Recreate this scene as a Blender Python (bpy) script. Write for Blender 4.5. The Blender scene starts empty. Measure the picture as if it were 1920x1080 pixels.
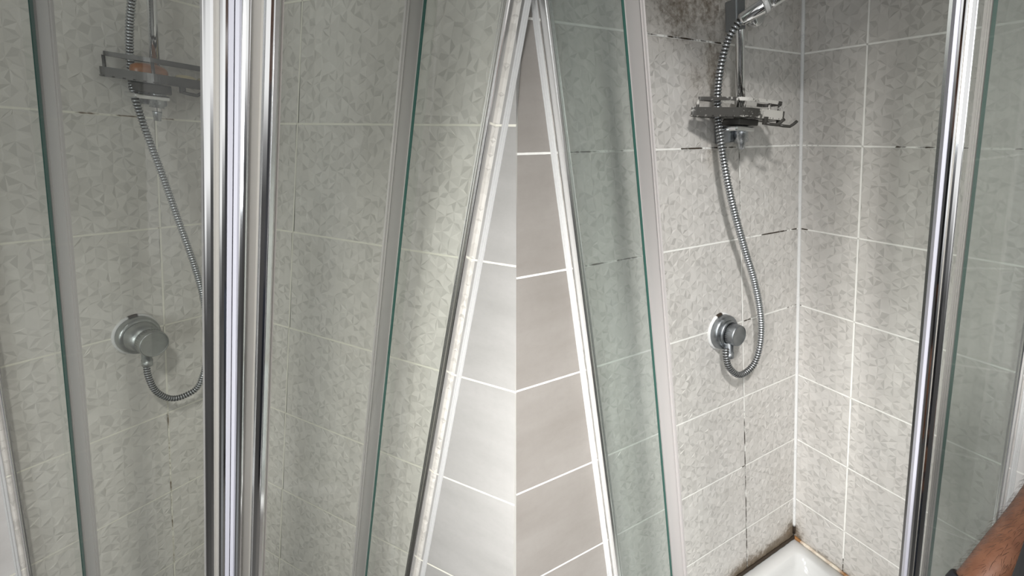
import bpy, bmesh, math, random
from mathutils import Vector, Matrix, noise
random.seed(7)
scene = bpy.context.scene
C = scene.collection

# ------------------------------------------------------------ camera, world, lights
FPX, CX, CY = 900.0, 960.0, 540.0
PITCH = math.radians(15.92)
CAM_POS = Vector((0, 0, 1.52))
cam_data = bpy.data.cameras.new('camera')
cam_data.sensor_width = 36.0
cam_data.lens = FPX / 1920.0 * 36.0
cam_data.clip_start = 0.02
cam = bpy.data.objects.new('camera', cam_data)
C.objects.link(cam)
cam.location = CAM_POS
cam.rotation_euler = (math.pi / 2 - PITCH, 0, 0)
scene.camera = cam
scene.view_settings.view_transform = 'Standard'
scene.view_settings.look = 'None'
scene.view_settings.gamma = 1.0
scene.view_settings.use_curve_mapping = False
scene.view_settings.exposure = 0.75

world = bpy.data.worlds.new('world')
scene.world = world
world.use_nodes = True
wn = world.node_tree
wn.nodes.clear()
w_out = wn.nodes.new('ShaderNodeOutputWorld')
w_bg = wn.nodes.new('ShaderNodeBackground')
w_tc = wn.nodes.new('ShaderNodeTexCoord')
w_sep = wn.nodes.new('ShaderNodeSeparateXYZ')
w_ramp = wn.nodes.new('ShaderNodeValToRGB')
w_map = wn.nodes.new('ShaderNodeMapRange')
w_map.inputs['From Min'].default_value = -1
w_map.inputs['From Max'].default_value = 1
wn.links.new(w_tc.outputs['Generated'], w_sep.inputs[0])
wn.links.new(w_sep.outputs['Z'], w_map.inputs['Value'])
wn.links.new(w_map.outputs[0], w_ramp.inputs[0])
cr = w_ramp.color_ramp
cr.elements[0].position = 0.0
cr.elements[0].color = (0.10, 0.095, 0.09, 1)
cr.elements[1].position = 1.0
cr.elements[1].color = (0.16, 0.16, 0.16, 1)
for pos, c_ in ((0.38, 0.08), (0.425, 0.30), (0.47, 1.2), (0.60, 1.0), (0.68, 0.22)):
    e = cr.elements.new(pos); e.color = (c_, c_ * .99, c_ * .975, 1)
wn.links.new(w_ramp.outputs[0], w_bg.inputs['Color'])
w_bg.inputs['Strength'].default_value = 0.52
wn.links.new(w_bg.outputs[0], w_out.inputs['Surface'])


def add_light(name, kind, loc, target, energy, size=0.5, color=(1, 1, 1), spot=None, blend=0.5):
    d = bpy.data.lights.new(name, kind)
    d.energy = energy
    d.color = color
    if kind == 'AREA':
        d.size = size
    else:
        d.shadow_soft_size = size
    if spot:
        d.spot_size = math.radians(spot)
        d.spot_blend = blend
    o = bpy.data.objects.new(name, d)
    C.objects.link(o)
    o.location = loc
    o.rotation_euler = (Vector(target) - Vector(loc)).to_track_quat('-Z', 'Y').to_euler()
    return o


add_light('ceiling_spot', 'SPOT', (0.15, -0.60, 2.75), (-0.72, 1.10, -0.75), 105, 0.10, (1, 0.985, 0.96), 62, 0.9)
add_light('ceiling_spot', 'SPOT', (0.0, -0.55, 2.75), (1.00, 1.38, 0.0), 150, 0.10, (1, 0.985, 0.96), 60, 0.9)
add_light('low_fill_spot', 'SPOT', (-0.70, -0.50, 1.75), (1.15, 1.40, 0.0), 140, 0.22, (1, 0.995, 0.985), 50, 1.0)  # added fill brightening the open bay's lower right wall, no real source behind it
add_light('window_light', 'AREA', (-0.6, -2.3, 1.5), (0.3, 1.2, 0.6), 16, 1.1, (0.93, 0.97, 1.0))

# ------------------------------------------------------------ frames of the two shower bays
RC = cam.rotation_euler.to_matrix()


def cam2world(x, y, z):
    return CAM_POS + RC @ Vector((x, -y, -z))


# columns: along left wall (a), along right wall (b), up (z); camera axes x right, y down, z forward
BAYS = [
    dict(s=0.279, e=((-0.4879, 0.2166, -0.8459), (0.8843, 0.1570, -0.4430), (0.1515, -0.9510, -0.2758)),
         t=(-2.7595, -2.6109, 4.5603)),
    dict(s=0.250, e=((-0.8620, 0.1615, -0.4832), (0.4544, 0.2703, -0.8502), (-0.1430, -0.9552, -0.2680)),
         t=(3.2885, -2.6535, 5.4431)),
]
for B in BAYS:
    s = B['s']
    B['O'] = cam2world(*[v * s for v in B['t']])
    B['E'] = [RC @ Vector((c[0] * s, -c[1] * s, -c[2] * s)) for c in B['e']]
    B['U'] = B['E'][2].normalized()


def F(i, a, b, z):
    B = BAYS[i]
    return B['O'] + B['E'][0] * a + B['E'][1] * b + B['E'][2] * z


def at(i, axis, val, x, y):
    """point of bay i on the plane (a, b or z = val) seen at photo pixel x, y -> (a, b, z)"""
    B = BAYS[i]
    d = RC @ Vector(((x - CX) / FPX, -(y - CY) / FPX, -1))
    o = [k for k in range(3) if k != axis]
    M = Matrix((d, -B['E'][o[0]], -B['E'][o[1]])).transposed()
    r = M.inverted() @ (B['O'] + B['E'][axis] * val - CAM_POS)
    out = [0, 0, 0]
    out[axis] = val
    out[o[0]] = r[1]
    out[o[1]] = r[2]
    return tuple(out)


def wall_frame(i, side, a=0, z=0):
    """rigid frame on a wall: X to the viewer's right along the wall, Y into the wall, Z up"""
    B = BAYS[i]
    Z = B['U']
    along = B['E'][0] if side == 0 else B['E'][1]
    X = (along - Z * along.dot(Z)).normalized()
    if side == 0:
        X = -X
    Y = Z.cross(X).normalized()
    R = Matrix((X, Y, Z)).transposed().to_4x4()
    p = F(i, a, 0, z) if side == 0 else F(i, 0, a, z)
    R.translation = p
    return R


# ------------------------------------------------------------ mesh builder
class MB:
    """collects world-space geometry for ONE mesh object"""

    def __init__(s):
        s.v = []; s.f = []; s.m = []; s.sm = []; s.fa = {}; s.pa = {}

    def add(s, verts, faces, mat=0, smooth=False):
        o = len(s.v)
        s.v += [Vector(p) for p in verts]
        for f in faces:
            s.f.append([k + o for k in f]); s.m.append(mat); s.sm.append(smooth)
        return s

    def box(s, M, x0, x1, y0, y1, z0, z1, bev=0.0, mat=0, seg=2):
        bm = bmesh.new()
        bmesh.ops.create_cube(bm, size=1)
        for v in bm.verts:
            v.co = Vector(((x0 + x1) / 2 + v.co.x * (x1 - x0), (y0 + y1) / 2 + v.co.y * (y1 - y0), (z0 + z1) / 2 + v.co.z * (z1 - z0)))
        if bev > 0:
            bmesh.ops.bevel(bm, geom=bm.edges[:], offset=bev, segments=seg, affect='EDGES', profile=0.5)
        bm.verts.index_update()
        s.add([M @ v.co for v in bm.verts], [[v.index for v in f.verts] for f in bm.faces], mat, False)
        bm.free()
        return s

    def prism(s, pts0, pts1, mat=0, smooth=False, emats=None):
        """loft between two matching closed world polygons, with caps"""
        n = len(pts0)
        fs = [[k, (k + 1) % n, n + (k + 1) % n, n + k] for k in range(n)]
        s.add(list(pts0) + list(pts1), fs, mat, smooth)
        if emats:
            for k, m_ in emats.items(): s.m[len(s.m) - n + k] = m_
        o = len(s.v) - 2 * n
        s.f.append([o + k for k in range(n)][::-1]); s.m.append(mat); s.sm.append(False)
        s.f.append([o + n + k for k in range(n)]); s.m.append(mat); s.sm.append(False)
        return s

    def lathe(s, M, prof, n=40, mat=0, axis='-Y', smooth=True, mats=None):
        """prof: (distance along axis, radius)"""
        vs = []
        for d, r in prof:
            for k in range(n):
                t = 2 * math.pi * k / n
                if axis == '-Y':
                    p = Vector((r * math.cos(t), -d, r * math.sin(t)))
                elif axis == 'Z':
                    p = Vector((r * math.cos(t), r * math.sin(t), d))
                else:
                    p = Vector((d, r * math.cos(t), r * math.sin(t)))
                vs.append(M @ p)
        o = len(s.v)
        s.v += vs
        for j in range(len(prof) - 1):
            for k in range(n):
                s.f.append([o + j * n + k, o + j * n + (k + 1) % n, o + (j + 1) * n + (k + 1) % n, o + (j + 1) * n + k])
                s.m.append(mats[j] if mats else mat); s.sm.append(smooth)
        for j, flip in ((0, True), (len(prof) - 1, False)):
            if prof[j][1] > 1e-5:
                L = [o + j * n + k for k in range(n)]
                s.f.append(L[::-1] if flip else L); s.m.append(mats[-1] if mats and not flip else mat); s.sm.append(False)
        return s

    def tube(s, pts, rad, n=12, mat=0, mats=None, smooth=True):
        """tube through world points; rad number or list; mats list per segment"""
        pts = [Vector(p) for p in pts]
        m = len(pts)
        T = [(pts[min(k + 1, m - 1)] - pts[max(k - 1, 0)]).normalized() for k in range(m)]
        up = Vector((0.3, 0.2, 0.9))
        N = (up - T[0] * up.dot(T[0])).normalized()
        o = len(s.v)
        for k in range(m):
            N = (N - T[k] * N.dot(T[k])).normalized()
            Bv = T[k].cross(N)
            r = rad[k] if isinstance(rad, (list, tuple)) else rad
            for q in range(n):
                t = 2 * math.pi * q / n
                s.v.append(pts[k] + (N * math.cos(t) + Bv * math.sin(t)) * r)
        for k in range(m - 1):
            for q in range(n):
                s.f.append([o + k * n + q, o + k * n + (q + 1) % n, o + (k + 1) * n + (q + 1) % n, o + (k + 1) * n + q])
                s.m.append(mats[k] if mats else mat); s.sm.append(smooth)
        s.f.append([o + q for q in range(n)][::-1]); s.m.append(mats[0] if mats else mat); s.sm.append(False)
        s.f.append([o + (m - 1) * n + q for q in range(n)]); s.m.append(mats[-1] if mats else mat); s.sm.append(False)
        return s

    def build(s, name, mats, parent=None, frame=None, attrs=None):
        if frame is None:
            frame = parent.matrix_world.copy() if parent is not None else Matrix.Identity(4)
            if parent is None:
                c = sum(s.v, Vector()) / max(1, len(s.v))
                frame = Matrix.Translation(c)
        inv = frame.inverted()
        me = bpy.data.meshes.new(name)
        me.from_pydata([inv @ v for v in s.v], [], s.f)
        if not isinstance(mats, (list, tuple)):
            mats = [mats]
        for m in mats:
            me.materials.append(m)
        me.polygons.foreach_set('material_index', s.m)
        me.polygons.foreach_set('use_smooth', s.sm)
        for k, vals in s.fa.items():
            at_ = me.attributes.new(k, 'FLOAT', 'FACE'); at_.data.foreach_set('value', vals)
        for k, vals in s.pa.items():
            at_ = me.attributes.new(k, 'FLOAT', 'POINT'); at_.data.foreach_set('value', vals)
        me.update()
        bm = bmesh.new(); bm.from_mesh(me)
        if not s.fa and not s.pa:
            bmesh.ops.recalc_face_normals(bm, faces=bm.faces[:])
        bm.to_mesh(me); bm.free()
        o = bpy.data.objects.new(name, me)
        C.objects.link(o)
        if parent is not None:
            o.parent = parent
            o.matrix_parent_inverse = Matrix.Identity(4)
            o.matrix_basis = parent.matrix_world.inverted() @ frame
            o.matrix_world = frame
        else:
            o.matrix_world = frame
        bpy.context.view_layer.update()
        return o


def tag(o, label=None, cat=None, group=None, kind=None):
    if label: o['label'] = label
    if cat: o['category'] = cat
    if group: o['group'] = group
    if kind: o['kind'] = kind
    return o


def empty(name, frame, label, cat, group=None):
    o = bpy.data.objects.new(name, None)
    o.empty_display_size = 0.05
    C.objects.link(o)
    o.matrix_world = frame
    bpy.context.view_layer.update()
    return tag(o, label, cat, group)


def spline(pts, n):
    """Catmull-Rom resample to even steps, n points"""
    P = [Vector(p) for p in pts]
    P = [P[0] * 2 - P[1]] + P + [P[-1] * 2 - P[-2]]
    D = []
    for k in range(1, len(P) - 2):
        for j in range(24):
            t = j / 24
            p0, p1, p2, p3 = P[k - 1:k + 3]
            D.append(0.5 * ((2 * p1) + (p2 - p0) * t + (2 * p0 - 5 * p1 + 4 * p2 - p3) * t * t + (3 * p1 - p0 - 3 * p2 + p3) * t ** 3))
    D.append(P[-2])
    L = [0]
    for k in range(1, len(D)): L.append(L[-1] + (D[k] - D[k - 1]).length)
    out = []; j = 0
    for k in range(n):
        d = L[-1] * k / (n - 1)
        while j < len(L) - 2 and L[j + 1] < d: j += 1
        f = (d - L[j]) / max(1e-9, L[j + 1] - L[j])
        out.append(D[j].lerp(D[j + 1], min(1, f)))
    return out, L[-1]


# ------------------------------------------------------------ materials
def new_mat(name):
    m = bpy.data.materials.new(name)
    m.use_nodes = True
    return m, m.node_tree, m.node_tree.nodes, m.node_tree.nodes['Principled BSDF']


def nd(nt, kind, **kw):
    n = nt.nodes.new(kind)
    for k, v in kw.items():
        if hasattr(n, k) and k not in ('inputs',):
            setattr(n, k, v)
    return n


def mixc(nt, fac, a, b, blend='MIX'):
    n = nt.nodes.new('ShaderNodeMix'); n.data_type = 'RGBA'; n.blend_type = blend
    for idx, v in ((0, fac), (6, a), (7, b)):
        if isinstance(v, bpy.types.NodeSocket): nt.links.new(v, n.inputs[idx])
        elif v is not None: n.inputs[idx].default_value = v if idx == 0 else (*v, 1)
    return n.outputs[2]


def maprange(nt, v, a, b, c=0.0, d=1.0):
    n = nt.nodes.new('ShaderNodeMapRange')
    nt.links.new(v, n.inputs['Value'])
    for k, x in zip(('From Min', 'From Max', 'To Min', 'To Max'), (a, b, c, d)): n.inputs[k].default_value = x
    return n.outputs[0]


def math_n(nt, op, a, b):
    n = nt.nodes.new('ShaderNodeMath'); n.operation = op
    for k, v in enumerate((a, b)):
        if isinstance(v, bpy.types.NodeSocket): nt.links.new(v, n.inputs[k])
        else: n.inputs[k].default_value = v
    return n.outputs[0]


def noise_n(nt, scale, detail=3, rough=0.5, vec=None, stretch=None):
    tc = nt.nodes.new('ShaderNodeTexCoord')
    src = tc.outputs['Object']
    if stretch:
        mp = nt.nodes.new('ShaderNodeMapping')
        mp.inputs['Scale'].default_value = stretch
        nt.links.new(src, mp.inputs[0]); src = mp.outputs[0]
    n = nt.nodes.new('ShaderNodeTexNoise')
    n.inputs['Scale'].default_value = scale
    n.inputs['Detail'].default_value = detail
    n.inputs['Roughness'].default_value = rough
    nt.links.new(src, n.inputs['Vector'])
    return n.outputs[0]


def attr_n(nt, name):
    n = nt.nodes.new('ShaderNodeAttribute'); n.attribute_name = name
    return n.outputs['Fac']


def bump(nt, bs, h, strength, dist):
    n = nt.nodes.new('ShaderNodeBump')
    n.inputs['Strength'].default_value = strength
    n.inputs['Distance'].default_value = dist
    nt.links.new(h, n.inputs['Height'])
    nt.links.new(n.outputs[0], bs.inputs['Normal'])


def simple(name, col, rough=0.4, metal=0.0, nscale=0, namp=0.0, spec=0.5):
    m, nt, ns, bs = new_mat(name)
    bs.inputs['Roughness'].default_value = rough
    bs.inputs['Metallic'].default_value = metal
    bs.inputs['Specular IOR Level'].default_value = spec
    if nscale:
        f = noise_n(nt, nscale, 4)
        lo = tuple(c * (1 - namp) for c in col); hi = tuple(min(1, c * (1 + namp)) for c in col)
        nt.links.new(mixc(nt, maprange(nt, f, 0.3, 0.7), lo, hi), bs.inputs['Base Color'])
    else:
        bs.inputs['Base Color'].default_value = (*col, 1)
    return m


def tile_relief(name, base, dark):
    m, nt, ns, bs = new_mat(name)
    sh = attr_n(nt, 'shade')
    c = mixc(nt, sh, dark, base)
    f = maprange(nt, noise_n(nt, 6, 4), 0.3, 0.7)
    c = mixc(nt, math_n(nt, 'MULTIPLY', f, 0.16), c, (0.72, 0.68, 0.62), 'MULTIPLY')
    d = attr_n(nt, 'dirt')
    n1 = maprange(nt, noise_n(nt, 62, 6, 0.7), 0.3, 0.7, 0.05, 0.95)
    g = maprange(nt, math_n(nt, 'ADD', n1, math_n(nt, 'SUBTRACT', d, 1.0)), -0.08, 0.55)
    g = math_n(nt, 'MULTIPLY', g, 0.95)
    c = mixc(nt, g, c, (0.050, 0.038, 0.027))
    h = maprange(nt, d, 0.05, 1.0, 0.0, 0.45)
    c = mixc(nt, h, c, (0.30, 0.235, 0.165))
    nt.links.new(c, bs.inputs['Base Color'])
    bs.inputs['Roughness'].default_value = 0.36
    bs.inputs['Specular IOR Level'].default_value = 0.4
    return m


def tile_plain(name, a, b):
    m, nt, ns, bs = new_mat(name)
    f = noise_n(nt, 3.0, 6, 0.62, stretch=(1.0, 1.0, 3.2))
    c = mixc(nt, maprange(nt, f, 0.32, 0.68), a, b)
    f2 = noise_n(nt, 60, 5, 0.7)
    c = mixc(nt, maprange(nt, f2, 0.45, 0.75, 0, 0.16), c, tuple(x * 0.75 for x in a))
    nt.links.new(c, bs.inputs['Base Color'])
    bs.inputs['Roughness'].default_value = 0.45
    bs.inputs['Specular IOR Level'].default_value = 0.35
    return m


def grout_mat(name, clean, mould):
    m, nt, ns, bs = new_mat(name)
    d = attr_n(nt, 'dirt')
    f = noise_n(nt, 180, 3)
    g = math_n(nt, 'MULTIPLY', maprange(nt, math_n(nt, 'ADD', d, math_n(nt, 'MULTIPLY', f, 0.3)), 0.25, 0.7), 1.0)
    c = mixc(nt, maprange(nt, f, 0.3, 0.7, 0, 0.25), clean, tuple(x * 0.8 for x in clean))
    c = mixc(nt, g, c, mould)
    nt.links.new(c, bs.inputs['Base Color'])
    bs.inputs['Roughness'].default_value = 0.6
    return m


def chrome_mat(name, col=(0.83, 0.84, 0.85), rough=0.1, dirt=0.0):
    m, nt, ns, bs = new_mat(name)
    bs.inputs['Metallic'].default_value = 1.0
    bs.inputs['Base Color'].default_value = (*col, 1)
    bs.inputs['Roughness'].default_value = rough
    if dirt:
        f = noise_n(nt, 70, 6, 0.7)
        g = maprange(nt, f, 0.5, 0.72, 0, dirt)
        nt.links.new(mixc(nt, g, col, (0.42, 0.42, 0.41)), bs.inputs['Base Color'])
        nt.links.new(maprange(nt, f, 0.4, 0.7, rough, rough + 0.35), bs.inputs['Roughness'])
    return m


def glass_mat(name, tint, haze, hazecol=(0.60, 0.63, 0.60)):
    m, nt, ns, bs = new_mat(name)
    nt.nodes.remove(bs)
    out = [n for n in nt.nodes if n.type == 'OUTPUT_MATERIAL'][0]
    tr = nt.nodes.new('ShaderNodeBsdfTransparent'); tr.inputs[0].default_value = (*tint, 1)
    gl = nt.nodes.new('ShaderNodeBsdfGlossy'); gl.inputs['Roughness'].default_value = 0.02
    df = nt.nodes.new('ShaderNodeBsdfDiffuse'); df.inputs[0].default_value = (*hazecol, 1)
    fr = nt.nodes.new('ShaderNodeFresnel'); fr.inputs[0].default_value = 1.45
    m1 = nt.nodes.new('ShaderNodeMixShader'); m2 = nt.nodes.new('ShaderNodeMixShader')
    f = noise_n(nt, 2.4, 4, 0.6, stretch=(6, 6, 0.8))
    nt.links.new(maprange(nt, f, 0.35, 0.7, haze * 0.6, haze * 1.4), m1.inputs[0])
    nt.links.new(tr.outputs[0], m1.inputs[1]); nt.links.new(df.outputs[0], m1.inputs[2])
    geo = nt.nodes.new('ShaderNodeNewGeometry')
    nt.links.new(geo.outputs['Backfacing'], m2.inputs[0])     # the sheen belongs to the outer face of each side
    outer = math_n(nt, 'SUBTRACT', 1.0, geo.outputs['Backfacing'])
    nt.links.new(math_n(nt, 'MULTIPLY', math_n(nt, 'MULTIPLY', fr.outputs[0], 0.6), outer), m2.inputs[0])
    nt.links.new(m1.outputs[0], m2.inputs[1]); nt.links.new(gl.outputs[0], m2.inputs[2])
    nt.links.new(m2.outputs[0], out.inputs['Surface'])
    return m


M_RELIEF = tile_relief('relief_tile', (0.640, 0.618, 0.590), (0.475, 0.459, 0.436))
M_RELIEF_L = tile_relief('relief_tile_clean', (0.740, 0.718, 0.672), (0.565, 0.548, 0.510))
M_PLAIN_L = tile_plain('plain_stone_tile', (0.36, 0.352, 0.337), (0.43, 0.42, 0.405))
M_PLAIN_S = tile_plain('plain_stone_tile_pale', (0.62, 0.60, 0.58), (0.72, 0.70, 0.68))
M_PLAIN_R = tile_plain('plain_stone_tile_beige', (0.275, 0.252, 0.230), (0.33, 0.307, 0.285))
M_GROUT = grout_mat('grout', (0.90, 0.89, 0.85), (0.035, 0.022, 0.012))
M_GROUT_L = grout_mat('grout_cream', (0.86, 0.84, 0.74), (0.16, 0.11, 0.07))
M_MORTAR = simple('mortar', (0.5, 0.49, 0.46), 0.8)
M_CAULK = grout_mat('white_silicone', (0.72, 0.72, 0.71), (0.03, 0.02, 0.012))
M_CAULK_RUST = grout_mat('stained_silicone', (0.80, 0.72, 0.60), (0.28, 0.13, 0.04))
M_CHROME = chrome_mat('chrome', rough=0.09)
M_CHROME_B = chrome_mat('brushed_chrome', (0.78, 0.79, 0.80), 0.2)
M_CHROME_D = chrome_mat('limescaled_chrome', (0.50, 0.52, 0.54), 0.22, 0.6)
M_CHROME_K = chrome_mat('dull_chrome', (0.40, 0.42, 0.41), 0.28, 0.4)
M_CHROME_G = chrome_mat('grey_chrome', (0.30, 0.315, 0.33), 0.32, 0.5)
M_JAMB = chrome_mat('aluminium_channel', (0.86, 0.85, 0.84), 0.16)
M_SATIN = simple('satin_aluminium_recess', (0.50, 0.485, 0.455), 0.35, 0.35)
M_BEAD = grout_mat('bead_silicone', (0.62, 0.62, 0.61), (0.45, 0.45, 0.45))
M_ALU = chrome_mat('satin_aluminium', (0.80, 0.79, 0.77), 0.34)
M_SEAL = simple('lavender_grey_magnetic_seal', (0.50, 0.50, 0.56), 0.35)
M_STRIP = simple('translucent_plastic_strip', (0.52, 0.49, 0.46), 0.3)
M_STRIP_W = simple('mauve_grey_plastic_strip', (0.38, 0.36, 0.35), 0.4)
M_EDGE = simple('green_glass_edge', (0.018, 0.070, 0.056), 0.18)
M_GLASS = glass_mat('clear_glass', (0.965, 0.972, 0.960), 0.02)
M_GLASS_H = glass_mat('hazy_glass', (0.835, 0.860, 0.845), 0.14, (0.40, 0.425, 0.405))  # tint and haze also stand in for a doubled pane and its reflections
M_BLACK = simple('dark_gap', (0.02, 0.02, 0.022), 0.4)
M_CADDY = simple('anthracite_metal', (0.075, 0.073, 0.070), 0.35, 0.6, 40, 0.2)
M_WHITE = simple('white_acrylic', (0.60, 0.60, 0.59), 0.16)
M_RUBBER = simple('hose_groove', (0.030, 0.029, 0.028), 0.5)
M_SOAP_O = simple('amber_soap', (0.30, 0.115, 0.035), 0.3, 0, 30, 0.15)
M_SOAP_Y = simple('pale_yellow_soap', (0.50, 0.43, 0.25), 0.4, 0, 30, 0.1)
M_FLOOR = simple('floor_tile', (0.09, 0.085, 0.08), 0.4, 0, 3, 0.15)
M_TROUSERS = simple('dark_denim', (0.02, 0.024, 0.035), 0.85, 0, 60, 0.3)
M_SHIRT = simple('black_cotton', (0.012, 0.012, 0.015), 0.85, 0, 80, 0.3)

# ------------------------------------------------------------ tiled walls
Z_TOP, Z_BOT = 1.6, {0: -6.9, 1: -6.9}


def wall(i, side, name, label, s_dec, dec_lean, cut, col, col_lean, m_relief, m_plain, m_grout, blobs=(), gdirt=()):
    """tile wall in bay i; s measured from the corner; relief tiles to s_dec, plain tiles beyond;
    cut(z) gives the slanting outer edge"""
    B = BAYS[i]; sc = B['s']
    mb = MB(); shade = []; dirt = []
    frame = wall_frame(i, side)
    Nout = -(frame.to_3x3() @ Vector((0, 1, 0)))

    def W(s, z, h=0.0):
        p = F(i, s, 0, z) if side == 0 else F(i, 0, s, z)
        return p + Nout * h

    def dirt_at(s, z):
        v = 0
        for (bs, bz, rs, rz, st) in blobs:
            q = ((s - bs) / rs) ** 2 + ((z - bz) / rz) ** 2
            if q < 4: v = max(v, st * math.exp(-q * 1.2))
        return min(1.25, v)

    def put(vs, fs, mat, sh, dr):
        mb.add(vs, fs, mat); shade.extend(sh); dirt.extend(dr)

    g = 0.002 / sc * 1.0                      # half the joint width
    zk = [k for k in range(-7, 3)]
    rnd = random.Random(11 + i * 2 + side)
    for k in zk:
        z0, z1 = k + g, k + 1 - g
        if z0 > Z_TOP: continue
        z1 = min(z1, Z_TOP)
        cc = col + col_lean * (-(k + 0.5))
        cols = [0.0, cc, s_dec]
        for q in range(2):
            a0 = cols[q] + g; a1 = cols[q + 1] - (g if q == 0 else 0)
            nc = max(1, round((a1 - a0) / 0.085)); nr = max(2, round((z1 - z0) / 0.096))
            cw = (a1 - a0) / nc; rh = (z1 - z0) / nr
            colsv = []; vs = []; hs = []
            for j in range(nc + 1):
                if j % 2 == 0: zz = [z0 + r * rh for r in range(nr + 1)]
                else: zz = [z0] + [z0 + (r + 0.5) * rh for r in range(nr)] + [z1]
                L = []
                for z in zz:
                    border = j in (0, nc) or abs(z - z0) < 1e-6 or abs(z - z1) < 1e-6
                    jx = 0 if border else rnd.uniform(-0.10, 0.10) * cw
                    jz = 0 if border else rnd.uniform(-0.18, 0.18) * rh
                    h = 0 if border else rnd.uniform(-0.0004, 0.0012)
                    L.append(len(vs)); vs.append((a0 + j * cw + jx, z + jz, h))
                colsv.append(L)
            tris = []
            for j in range(nc):
                A, D = colsv[j], colsv[j + 1]
                p = q2 = 0
                while p < len(A) - 1 or q2 < len(D) - 1:
                    if q2 == len(D) - 1 or (p < len(A) - 1 and vs[A[p + 1]][1] <= vs[D[q2 + 1]][1]):
                        tris.append((A[p], D[q2], A[p + 1])); p += 1
                    else:
                        tris.append((A[p], D[q2], D[q2 + 1])); q2 += 1
            fs = []; sh = []
            for (x, y, w) in tris:
                c = [sum(vs[t][d] for t in (x, y, w)) / 3 for d in range(3)]
                u = rnd.random()
                ch = c[2] + (rnd.uniform(-0.0009, 0.0011) if u < 0.85 else 0)
                c[0] += rnd.uniform(-0.25, 0.25) * cw; c[1] += rnd.uniform(-0.2, 0.2) * rh
                n = len(vs); vs.append((c[0], c[1], ch))
                fs += [(x, y, n), (y, w, n), (w, x, n)]
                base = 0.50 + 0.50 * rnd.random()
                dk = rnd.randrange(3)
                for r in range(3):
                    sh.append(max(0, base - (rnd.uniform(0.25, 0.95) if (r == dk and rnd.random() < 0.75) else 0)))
            if q == 1: vs = [(a0 + (a - a0) * (s_dec + dec_lean * (z + 2) - a0) / (s_dec - a0), z, h) for a, z, h in vs]
            put([W(a, z, h) for a, z, h in vs], fs, 0, sh, [dirt_at(a, z) for a, z, h in vs])
    # plain tiles outside the enclosure, clipped by the slanting outer edge
    for k in zk:
        z0, z1 = k + g, min(k + 1 - g, Z_TOP)
        if z0 > Z_TOP: continue
        e0, e1 = cut(z0), cut(z1)
        a0 = s_dec + dec_lean * (z0 + 2); a1 = s_dec + dec_lean * (z1 + 2)
        put([W(a0, z0), W(e0, z0), W(e1, z1), W(a1, z1)], [(0, 1, 2, 3)], 1, [1], [0] * 4)
    # grout joints
    gw = g * 1.15

    def joint(p0, p1, horiz, key):
        L = math.hypot(p1[0] - p0[0], p1[1] - p0[1]); n = max(2, int(L / 0.015))
        vs = []; dr = []
        for t in range(n + 1):
            f = t / n
            s_ = p0[0] + (p1[0] - p0[0]) * f; z_ = p0[1] + (p1[1] - p0[1]) * f
            wv = gw * (1 + 0.22 * noise.noise(Vector((s_ * 14, z_ * 14, i + side * 3.1))))
            if horiz: q = [(s_, z_ - wv), (s_, z_), (s_, z_ + wv)]
            else: q = [(s_ - wv, z_), (s_, z_), (s_ + wv, z_)]
            vs += [W(x, z, 0.0006) for x, z in q]
            d = 0
            for (kk, c0, c1, st) in gdirt:
                if kk == key:
                    c = s_ if horiz else z_
                    if c0 <= c <= c1:
                        nn = noise.noise(Vector((c * 6, kk[1] * 5.3, i))) * 0.5 + 0.5 + 0.25 * noise.noise(Vector((c * 31, kk[1], i)))
                        d = max(d, min(1, max(0, st * (nn - 0.28) * 3.2)))
            dr += [d * .15, d, d * .45]
        put(vs, [(3 * t + u, 3 * t + 3 + u, 3 * t + 4 + u, 3 * t + 1 + u) for t in range(n) for u in (0, 1)], 2, [1] * 2 * n, dr)

    for k in range(-6, 2):
        joint((0, k), (cut(k), k), True, ('row', k))
    for k in range(-7, 2):
        zb, zt = k, min(k + 1, Z_TOP)
        c = col + col_lean * (-(k + 0.5))
        joint((col - col_lean * zb, zb), (col - col_lean * zt, zt), False, ('col', 0))
    # mortar slab behind
    th = -0.03
    b0, b1 = Z_BOT[i] - 0.1, Z_TOP
    q = [W(0, b0, -0.0025), W(cut(b0), b0, -0.0025), W(cut(b1), b1, -0.0025), W(0, b1, -0.0025)]
    q2 = [W(0, b0, th), W(cut(b0), b0, th), W(cut(b1), b1, th), W(0, b1, th)]
    put(q + q2, [(0, 1, 2, 3), (7, 6, 5, 4), (0, 4, 5, 1), (1, 5, 6, 2), (2, 6, 7, 3), (3, 7, 4, 0)], 3, [1] * 6, [0] * 8)
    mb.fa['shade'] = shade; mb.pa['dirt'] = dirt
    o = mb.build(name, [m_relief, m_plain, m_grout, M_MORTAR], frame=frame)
    tag(o, label, kind='structure')
    return o


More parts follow.
